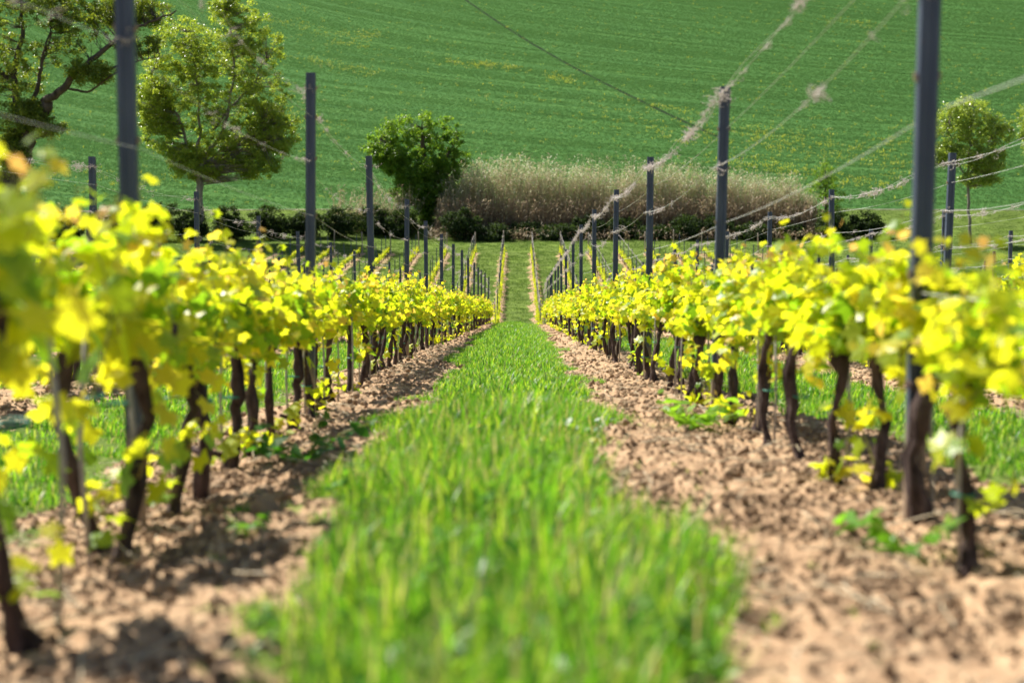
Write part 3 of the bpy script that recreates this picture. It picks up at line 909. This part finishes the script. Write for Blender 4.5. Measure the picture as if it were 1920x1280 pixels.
def vine_variant(seed, leafy=1.0, sucker=0.55, low=0.0):
    r = np.random.default_rng(seed)
    # trunk
    tb = MB()
    H = r.uniform(.60, .70)
    n = 15
    t = np.linspace(0, 1, n)
    lx, ly = r.normal(0, .035), r.normal(0, .045)
    c = np.stack([lx * np.sin(t * 3.0) + np.cumsum(r.normal(0, .009, n)), ly * np.sin(t * 2.6) + np.cumsum(r.normal(0, .009, n)), -.08 + t * (H + .08)], 1)
    c[:, :2] -= c[0, :2]
    rad = (.021 + .005 * r.uniform(-1, 1)) * (1.25 - .35 * t) * (1 + .24 * np.sin(t * r.uniform(9, 18) + r.uniform(0, 6)) + r.normal(0, .10, n))
    rad[:4] *= [1.9, 1.6, 1.3, 1.1]; rad[-3:] *= [1.3, 1.7, 1.2]
    tb.tube(c, rad, 11)
    tb.v[-1] = tb.v[-1] + r.normal(0, .0022, tb.v[-1].shape)
    if r.uniform() < .4:                         # a second stem from the root
        c2 = c.copy(); ph = r.uniform(.04, .075) * np.sin(np.clip(t * 1.05, 0, 1) * math.pi) * (1 if r.uniform() < .5 else -1)
        c2[:, 1] += ph; c2[:, 0] += r.normal(0, .01)
        tb.tube(c2[:12], rad[:12] * .7, 8)
    if r.uniform() < .35:                        # old pruned stub
        i = r.integers(3, 11); d = np.array([r.normal(), r.normal(), .6]); d /= np.linalg.norm(d)
        tb.tube([c[i], c[i] + d * .05, c[i] + d * .09], [.016, .014, .012], 6)
    top = c[-1]
    starts = []
    for s in (-1, 1):
        L = r.uniform(.20, .36); m = 6; tt = np.linspace(0, 1, m)
        a = top + np.stack([r.normal(0, .012, m), s * L * tt, .05 * np.sin(tt * 2.4) + r.normal(0, .008, m)], 1)
        a[0] = top
        tb.tube(a, (.018 - .008 * tt) * (1 + r.normal(0, .12, m)), 7)
        starts += [a[i] for i in range(1, m)]
    starts += [top, top + [0, 0, .01]]
    trunk = tb.mesh('trunk', M_bark)
    # shoots and leaves
    sb = MB(); P_, N_, S_, T_ = [], [], [], []

    def shoot(p0, d, L, s0):
        k = max(5, int(L / .030)); p = np.array(p0, float); d = np.array(d, float); d /= np.linalg.norm(d)
        path = [p.copy()]; side = 1
        for i in range(k):
            d = d + r.normal(0, .10, 3) + [0, 0, .06]; d /= np.linalg.norm(d)
            p = p + d * L / k; path.append(p.copy())
            f = i / k
            q = np.cross(d, [0, 0, 1.0]) * side + r.normal(0, .4, 3); q /= np.linalg.norm(q); side = -side
            sz = s0 * (1 - .68 * f ** 1.3) * r.uniform(.75, 1.15)
            pet = .045 * (1 - .6 * f) + .02
            P_.append(p + q * pet + np.array([0, 0, -.01])); S_.append(sz)
            N_.append(q * .75 + np.array([0, 0, .45]) + r.normal(0, .42, 3))
            T_.append(np.clip(r.uniform(-.15, .78) + .22 * f + (.35 if f > .88 and r.uniform() < .6 else 0), 0, 1))
            if i % 2 == 0:
                sb.tube([p, p + q * pet], .0012, 3, .3, cap=False)
        sb.tube(np.array(path), np.linspace(.0035, .0012, len(path)), 4, r.uniform(0, .8))

    ns = int(round(r.integers(12, 16) * leafy))
    for _ in range(ns):
        p0 = starts[r.integers(len(starts))] + r.normal(0, .01, 3)
        shoot(p0, [r.normal(0, .45), r.normal(0, .35), 1], r.uniform(.15, .34) if r.uniform() < .87 else r.uniform(.34, .50), .105)
    for _ in range(int(round(9 * leafy))):           # short drooping shoots that fill the belt
        p0 = starts[r.integers(len(starts))]
        shoot(p0, [r.normal(0, 1), r.normal(0, .6), r.uniform(-1.1, .3)], r.uniform(.14, .28), .11)
    if r.uniform() < sucker + low:
        for _ in range(r.integers(2, 4) + int(low * 5)):
            i = r.integers(2, 12)
            shoot(c[i], [r.normal(0, 1), r.normal(0, 1), .5], r.uniform(.12, .28), .095)
    P_, N_, S_, T_ = map(np.array, (P_, N_, S_, T_))
    lb = MB(); lb.leaves(LEAF, LF, P_, rot_from(N_, r.uniform(0, 6.28, len(P_))), S_, T_)
    off0 = lb.n
    lb.v += sb.v; lb.t += sb.t; lb.f += [(f_ + off0, 1) for f_, m_ in sb.f]
    foliage = lb.mesh('foliage', [M_leaf, M_shoot], False)
    shoots = None
    # stake and ties
    kb = MB(); sx, sy = r.choice([-1, 1]) * .032, r.normal(0, .02)
    kb.tube([[sx, sy, -.05], [sx + r.normal(0, .01), sy, .35], [sx * .8, sy, H + r.uniform(0, .12)]], .0075, 6)
    stake = kb.mesh('stake', M_stake)
    ties = []
    for z in ([r.uniform(.2, .5)] if r.uniform() < .75 else [.16 + r.uniform(0, .1), .48]):
        i = int(np.argmin(np.abs(c[:, 2] - z)))
        cc = (c[i] + np.array([sx, sy, c[i, 2]])) / 2
        th = np.linspace(0, 2 * math.pi, 13)
        ring = np.stack([cc[0] + (.022 + rad[i] * .5) * np.cos(th), cc[1] + (.008 + rad[i]) * np.sin(th), cc[2] + .003 * np.sin(th)], 1)
        kb = MB(); kb.tube(ring, .0042, 5)
        ties.append(kb.mesh('tie', M_tie))
    return trunk, foliage, shoots, stake, ties


NV = 12
variants = [vine_variant(200 + i) for i in range(NV)]
lowvars = [vine_variant(300 + i, .60, .3, .30) for i in range(4)]
sparse = [vine_variant(400 + i, .5, .1) for i in range(3)]

ORD = ['first', 'second', 'third', 'fourth', 'fifth', 'sixth', 'seventh', 'eighth', 'ninth', 'tenth', 'eleventh', 'twelfth', 'thirteenth', 'fourteenth',
       'fifteenth', 'sixteenth', 'seventeenth', 'eighteenth', 'nineteenth', 'twentieth', 'twenty-first', 'twenty-second', 'twenty-third', 'twenty-fourth']


def rowname(k):
    """k = 0, 1, 2 .. rows to the right, -1, -2 .. to the left"""
    if k >= 0:
        return ('' if k == 0 else ORD[k] + ' ') + 'row right of the path'
    return ('' if k == -1 else ORD[-k - 1] + ' ') + 'row left of the path'


def row_x(k, y):
    return float(xc(y)) + (k + .5) * ROW


FIRST = {0: 4.68, -1: 5.25}
PITCHM = 4.58


def post_ys(k):
    f0 = FIRST.get(k, 4.68 - .06 * k)
    if k > 0: f0 = 4.25
    if k < -1: f0 = 4.9
    out = [f0 + PITCHM * i for i in range(14)]
    return out


VPOST = [138 - 4.58 * (i + 1) for i in range(11)]     # valley side posts, before the wooden end posts


def place_vine(k, y, var, label, scale, full=True, dx=0.0, rot=None):
    x = row_x(k, y) + dx
    loc = (x, y, float(gz(x, y)))
    t = thing('grapevine', label, 'grapevine', loc, (rnd.choice([0, math.pi]) + rnd.uniform(-.25, .25)) if rot is None else rot, 'grapevines trained along the trellis rows')
    t.scale = (scale, scale, scale * rnd.uniform(.95, 1.05))
    tr, fo, sh, st, ti = var
    link('trunk', tr, t); link('foliage', fo, t)
    if full:
        if rnd.random() < .6: link('stake', st, t)
        for m in ti: link('tie', m, t)
    return t


NEARV = {-1: [3.4, 4.35, 4.9, 5.46, 6.1, 6.86, 7.6, 8.3, 8.9], 0: [3.3, 4.0, 4.62, 5.33, 5.75, 6.47, 7.2, 7.7, 8.4, 9.1]}
for k, y_end in ((-1, 68), (0, 68), (-2, 54), (1, 54)):
    ys_ = list(NEARV[k]) if k in NEARV else [10.2 if k == 1 else 10.4]
    while ys_[-1] < y_end: ys_.append(ys_[-1] + .76)
    ps = post_ys(k); cnt = {}
    for y in ys_:
        seg = sum(1 for p in ps if p <= y + .08)
        cnt[seg] = cnt.get(seg, 0) + 1
        if k in (0, -1) or seg > 0:
            w = ORD[cnt[seg] - 1]
            lab = ('%s vine from the camera, before the first post of the %s' % (w, rowname(k))) if seg == 0 else \
                  ('%s vine past the %s post in the %s' % (w, ORD[seg - 1], rowname(k)))
        if k == -1 and y < 6.3: var = lowvars[len(cnt) % 4 if y < 5 else (cnt[seg] % 4)]
        else: var = variants[rnd.randrange(NV)]
        place_vine(k, y + rnd.uniform(-.05, .05) * (y > 9.2), var, lab, rnd.uniform(.93, 1.07) * (((1.18 if y < 6.0 else 1.10) if k < 0 else .95) if y < 8 else 1.08 if k == -2 else 1.0), y < 34, rnd.gauss(0, .02) + (.26 if (k == -1 and y < 3.5) else .10 if (k == -1 and y < 4.5) else 0))

# vines of all the other rows: past three hundred, as one body
merged = []
for i, (tr, fo, sh, st, ti) in enumerate(variants[:7] + sparse):
    mb = MB()
    me = bpy.data.meshes.new('row_vine')
    import bmesh
    bm = bmesh.new(); bm.from_mesh(tr)
    for fc in bm.faces: fc.material_index = 0
    nfc = len(bm.faces); bm.from_mesh(fo); bm.faces.ensure_lookup_table()
    for fc in bm.faces[nfc:]: fc.material_index += 1
    bm.to_mesh(me); bm.free()
    me.materials.append(M_bark); me.materials.append(M_leaf); me.materials.append(M_shoot)
    merged.append(me)
C_vine = source_collection('row_vine', merged)
vp = []; vi = []
for k in range(-8, 8):
    if k in (-1, 0): rngs = [(86.5, 137)]
    elif k in (-2, 1): rngs = [(54.8, 72), (86.5, 137)]
    else: rngs = [(max(6, abs(k + .5) * ROW / .42), 70), (86.5, 137)]
    for a, b in rngs:
        for y in np.arange(a, b, .78):
            x = row_x(k, y)
            if abs(x) > y * .42: continue
            vp.append((x + rnd.gauss(0, .03), y, 0)); 
            vi.append(rnd.randrange(7) if (y < 80 or (y < 112 and rnd.random() < .8)) else 7 + rnd.randrange(3))
vp = np.array(vp); vp[:, 2] = gz(vp[:, 0], vp[:, 1]); n = len(vp)
scatter('distant_vines', vp, np.stack([np.zeros(n), np.zeros(n), rng.choice([0, math.pi], n) + rng.normal(0, .2, n)], 1), rng.uniform(.92, 1.06, n) * np.where(vp[:, 1] > 80, .9, 1), vi, C_vine,
        'more leafy vines of the outer rows and of the rows across the dip', 'vines')


# ------------------------------------------------------------------ posts
def post_mesh():
    H = 2.2; w = .063; d = .046; lip = .012; th = .0035
    # outer and inner outline of the folded channel, open away from the camera
    o = [(-w / 2 + lip, d), (-w / 2, d), (-w / 2, 0), (w / 2, 0), (w / 2, d), (w / 2 - lip, d)]
    i = [(-w / 2 + lip, d - th), (-w / 2 + th, d - th), (-w / 2 + th, th), (w / 2 - th, th), (w / 2 - th, d - th), (w / 2 - lip, d - th)]
    # a shallow stiffening groove down the middle of the web
    o = o[:3] + [(-.012, 0), (-.008, .006), (.008, .006), (.012, 0)] + o[3:]
    i = i[:3] + [(-.014, th), (-.010, .006 + th), (.010, .006 + th), (.014, th)] + i[3:]
    loop = o + i[::-1]
    n = len(loop)
    mb = MB()
    v = [(x, y, -.25) for x, y in loop] + [(x, y, H) for x, y in loop]
    q = [[j, (j + 1) % n, n + (j + 1) % n, n + j] for j in range(n)]
    m = len(o)
    caps = [[n + j, n + j + 1, n + n - 2 - j, n + n - 1 - j] for j in range(m - 1)]
    mb.add(v, np.array(q + caps))
    return mb.mesh('steel_post', M_post, False)


def hook_mesh():
    mb = MB()
    mb.box((0, .0485, .0), (.076, .004, .006))
    for s in (-1, 1):
        mb.box((s * .0355, .023, 0), (.008, .018, .02))
        mb.box((s * .041, .023, .008), (.004, .014, .018))
    return mb.mesh('wire_hook', M_post, False)


ME_post = post_mesh(); ME_hook = hook_mesh()


def make_post(x, y, label, full, h=1.0, tilt=(0, 0)):
    t = thing('trellis_post', label, 'post', (x, y - .03, float(gz(x, y))), rnd.uniform(-.06, .06), 'grey metal trellis posts')
    t.rotation_euler = (tilt[1], tilt[0], rnd.uniform(-.05, .05))
    t.scale = (1, 1, h)
    link('channel', ME_post, t)
    if full:
        for z in WH: link('wire_hook', ME_hook, t, (0, 0, z))
    return t


WH = [2.10, 1.92, 1.66, 1.30, .74]
posts = {}
for k in range(-8, 8):
    lst = []
    for i, y in enumerate(post_ys(k)):
        x = row_x(k, y)
        jit = 0 if k in (0, -1) and i < 6 else rnd.gauss(0, .06)
        h = 1.0 + (rnd.gauss(0, .012))
        if k == 0: h = [1.14, .965, .985, 1.01, 1.03, 1.05, 1.03][i] if i < 7 else h
        if k == -1: h = [1.12, 1.08, 1.02, .98, .97, .99][i] if i < 6 else h
        tilt = (rnd.gauss(0, .010), rnd.gauss(0, .012))
        if k == -1 and i == 0: tilt = (.0, .0)
        if k == 0 and i == 0: tilt = (.006, 0)
        lst.append((x, y + jit, h))
        lim = .37 if k not in (0, -1) else .5
        if abs(x) < y * lim + .05:
            make_post(x, y + jit, '%s metal post counted from the camera in the %s' % (ORD[i], rowname(k)), y < 40 or abs(k + .5) < 1, h, tilt)
    posts[k] = lst


def wood_post(x, y, label, lean):
    t = thing('wooden_end_post', label, 'post', (x, y, float(gz(x, y))), 0, 'wooden end posts at the far end of the rows')
    mb = MB(); r = np.random.default_rng(int(abs(x) * 100))
    H = rnd.uniform(2.0, 2.35)
    tt = np.linspace(0, 1, 8)
    mb.tube(np.stack([lean * tt + r.normal(0, .01, 8), -.5 * (1 - tt) * 0, -.2 + tt * (H + .2)], 1), .062 - .012 * tt, 9)
    link('pole', mb.mesh('pole', M_wood), t)
    mb = MB(); mb.tube([[lean * .85, 0, H * .86], [lean * .3, 1.1, -.05]], .004, 4)
    link('anchor_wire', mb.mesh('anchor_wire', M_wire), t)


for k in range(-8, 9):
    y = 138.0; x = row_x(k, y)
    wood_post(x, y, 'weathered wooden end post closing the far end of the %s' % (rowname(k)), rnd.gauss(0, .04))
    if k > 7: continue
    for i, yv in enumerate(VPOST):
        if i > 6 and k not in (-2, -1, 0, 1): continue
        x = row_x(k, yv)
        make_post(x, yv, '%s post before the wooden end post, across the dip, %s' % (ORD[i], rowname(k)), False, 1 + rnd.gauss(0, .03), (rnd.gauss(0, .02), rnd.gauss(0, .02)))


# ------------------------------------------------------------------ wires with last year's tendrils
def curl_clump(seed, n, size):
    r = np.random.default_rng(seed); mb = MB()
    for _ in range(n):
        p = np.array([r.normal(0, .010), r.normal(0, size * .45), r.normal(0, .012)])
        d = r.normal(size=3); d[2] -= .9; d /= np.linalg.norm(d)
        ax = r.normal(size=3); ax /= np.linalg.norm(ax)
        pts_ = [p.copy()]; L = r.uniform(.03, .09); m = 9; tw = r.uniform(.25, .9)
        for i in range(m):
            d = d + np.cross(ax, d) * tw + r.normal(0, .1, 3); d /= np.linalg.norm(d)
            p = p + d * L / m; pts_.append(p.copy())
        mb.tube(np.array(pts_), np.linspace(.0022, .0010, m + 1), 4, cap=False)
    return mb.mesh('tendril_clump', M_tendril)


clumps = [curl_clump(500 + i, 10 + 3 * i, .05 + .018 * i) for i in range(6)]
small = [curl_clump(520 + i, 4, .05) for i in range(4)]
WNAME = ['topmost', 'second highest', 'middle', 'second lowest', 'lowest']


def wire(k, wi, z, y0, y1, name_extra=''):
    pp = [(row_x(k, y0 - 2.5), y0 - 2.5, z)] + [(x, y, z * min(h, 1.10 if k < 0 else 1.06)) for x, y, h in posts[k]] + [(row_x(k, y), y, z) for y in (69, 73.5, 78, 82.6)] + \
         [(row_x(k, y), y, z) for y in VPOST[::-1]] + [(row_x(k, 138), 138, min(z, 1.95))]
    pp = [p for p in pp if p[1] > y0 - 3]
    C_ = []
    r = random.Random(k * 10 + wi + 900)
    for (xa, ya, za), (xb, yb, zb) in zip(pp, pp[1:]):
        m = 10 if yb < 40 else 4
        sag = r.uniform(.04, .11) if wi in (0, 2) else r.uniform(.01, .05)
        ga = float(gz(xa, ya)) + za; gb = float(gz(xb, yb)) + zb
        for i in range(m):
            t = i / m
            C_.append((xa + (xb - xa) * t, ya + (yb - ya) * t, ga + (gb - ga) * t - sag * 4 * t * (1 - t)))
    C_.append((pp[-1][0], pp[-1][1], float(gz(pp[-1][0], pp[-1][1])) + pp[-1][2]))
    C_ = np.array(C_)
    off = {0: -.04, 1: .045, 2: -.045, 3: .045, 4: 0}[wi]
    C_[:, 0] += off
    root = thing('trellis_wire', '%s wire along the %s%s' % (WNAME[wi], rowname(k), ', hung with dry tendrils' if wi in (0, 2) else ''), 'wire', C_[0], 0, 'trellis wires strung from post to post')
    o0 = C_[0].copy()
    wr = .0017 if k >= 0 else .0011
    mb = MB(); mb.tube(C_ - o0, wr, 4)
    link('strand', mb.mesh('strand', M_wire), root)
    if wi == 0:                                  # a twin strand twisted loosely beside it
        mb = MB(); c2 = C_.copy(); c2[:, 0] += .03 * np.sin(C_[:, 1] * 2.1); c2[:, 2] += .03 * np.cos(C_[:, 1] * 1.7) + .0
        mb.tube(c2 - o0, wr * .8, 4)
        link('strand', mb.mesh('strand', M_wire), root)
    if wi in (0, 2):
        main = k in (0, -1)
        cnt = 0; far = MB(); y = max(y0, pp[0][1])
        while y < 136:
            step = (r.expovariate(1 / (.15 if k >= 0 else .36)) if wi == 0 else r.expovariate(1 / .7)) * (1 if main else 1.4)
            y += step + .05
            if 72 < y < 86: continue
            if y > 136: break
            px_ = float(np.interp(y, C_[:, 1], C_[:, 0])); pz_ = float(np.interp(y, C_[:, 1], C_[:, 2]))
            me = r.choice(clumps if r.random() < .4 else small)
            if main and y < 30 and cnt < 90:
                c = link('tendril_clump', me, root, (px_ - o0[0], y - o0[1], pz_ - o0[2]))
                c.rotation_euler = (0, 0, r.choice([0, math.pi])); s = r.uniform(.5, 1.15) * (1 if k >= 0 else .75); c.scale = (s, s, s); cnt += 1
            else:
                s = r.uniform(.7, 1.3) * (1 if y < 60 else 1.4)
                V = np.empty(len(me.vertices) * 3, np.float32); me.vertices.foreach_get('co', V)
                F = np.empty(len(me.polygons) * 4, np.int32); me.loops.foreach_get('vertex_index', F)
                far.add(V.reshape(-1, 3) * s + np.array([px_ - o0[0], y - o0[1], pz_ - o0[2]]), F.reshape(-1, 4))
        for (x, yy, h) in posts[k]:              # knots of tendrils caught at each post
            if yy > 66 or yy < y0: continue
            me = clumps[5] if wi == 0 else clumps[2]
            V = np.empty(len(me.vertices) * 3, np.float32); me.vertices.foreach_get('co', V)
            F = np.empty(len(me.polygons) * 4, np.int32); me.loops.foreach_get('vertex_index', F)
            pz_ = float(gz(x, yy)) + z * min(h, 1.10 if k < 0 else 1.06)
            far.add(V.reshape(-1, 3)[:, [1, 0, 2]] * [.8, 1.1, .8] + np.array([x - o0[0], yy - .03 - o0[1], pz_ - o0[2]]), F.reshape(-1, 4))
        if far.n:
            o = link('dry_tendrils', far.mesh('dry_tendrils', M_tendril), root); o['kind'] = 'stuff'
    return root


for k in (-2, -1, 0, 1, 2, 3):
    for wi, z in enumerate(WH):
        y0 = 3.0 if k in (0, -1) else max(3.0, abs(k + .5) * ROW / .40)
        wire(k, wi, z, y0, 138)

# ------------------------------------------------------------------ a few single plants in and beside the alley
def dandelion(x, y, lab, s=1.0):
    z = float(gz(x, y)); h = .17 * s
    t = thing('dandelion', lab, 'flower', (x, y, z), 0, 'yellow flowers in the grass')
    mb = MB(); mb.tube([[0, 0, 0], [.01, 0, h * .5], [.015, -.01, h]], .002, 5, .3); link('stem', mb.mesh('stem', M_shoot), t)
    mb = MB(); r = np.random.default_rng(int(y * 100)); n = 46
    a = r.uniform(0, 6.28, n); e = r.uniform(0, .9, n)
    nrm = np.stack([np.cos(a) * e, np.sin(a) * e, np.ones(n)], 1)
    rot = rot_from(np.cross(nrm, np.stack([-np.sin(a), np.cos(a), np.zeros(n)], 1)), r.uniform(0, 6.28, n))
    pos = np.array([.015, -.01, h]) + np.stack([np.cos(a) * e, np.sin(a) * e, .6 - .5 * e], 1) * .016
    mb.leaves(np.array([[-.5, -.2, 0], [.5, -.2, 0], [.5, .2, 0], [-.5, .2, 0]]), [np.array([[0, 1, 2, 3]])], pos, rot_from(nrm, a), np.full(n, .017), r.uniform(0, 1, n))
    link('flower_head', mb.mesh('flower_head', M_yellow, False), t)


dandelion(-.16, 6.3, 'yellow flower in the grass left of the path middle')
dandelion(.32, 5.7, 'yellow flower in the grass right of the path middle')
dandelion(-.42, 7.2, 'yellow flower near the left edge of the grassy path')
dandelion(.12, 5.9, 'small pale yellow flower between the two larger ones', .9)


def weed(x, y, lab, n=26, s=.12, dark=0.2, L=.22, seed=1):
    r = np.random.default_rng(seed)
    t = thing('weed', lab, 'weed', (x, y, float(gz(x, y))), 0)
    mb = MB(); pos = []; nr = []; sz = []
    for i in range(n // 3):
        a = r.uniform(0, 6.28); l = L * r.uniform(.5, 1.2)
        e = np.array([math.cos(a) * l, math.sin(a) * l, l * r.uniform(.2, .8)])
        mb.tube([[0, 0, 0], e * [.5, .5, .7], e], .0025, 4, .3)
        for f in (.5, .8, 1.0):
            pos.append(e * f); nr.append(r.normal(0, .5, 3) + [0, 0, 1]); sz.append(s * r.uniform(.5, 1.1))
    link('stem', mb.mesh('stem', M_shoot), t)
    lb = MB(); tm = np.array([[-.6, 0, 0], [-.2, -.28, .05], [.3, -.22, .05], [.7, 0, -.05], [.3, .22, .05], [-.2, .28, .05]])
    lb.leaves(tm, [np.array([[0, 1, 2, 3, 4, 5]])], np.array(pos), rot_from(np.array(nr), r.uniform(0, 6.28, len(pos))), np.array(sz), np.full(len(pos), dark))
    link('foliage', lb.mesh('foliage', M_grass, False), t)


weed(1.05, 8.1, 'bushy bright green weed at the foot of the row right of the path', 60, .10, .6, .22, 4)
weed(-1.0, 6.9, 'dark leafy weed sprawling on the soil by the row left of the path', 45, .10, .05, .30, 5)
weed(-.85, 4.6, 'small green weed alone on the soil left of the path', 12, .06, .3, .10, 6)
weed(1.17, 4.15, 'small green weed on the soil by the first post right of the path', 30, .09, .5, .16, 7)
weed(-.95, 5.1, 'tiny dark weed on the soil near the first post left of the path', 12, .05, .1, .08, 8)
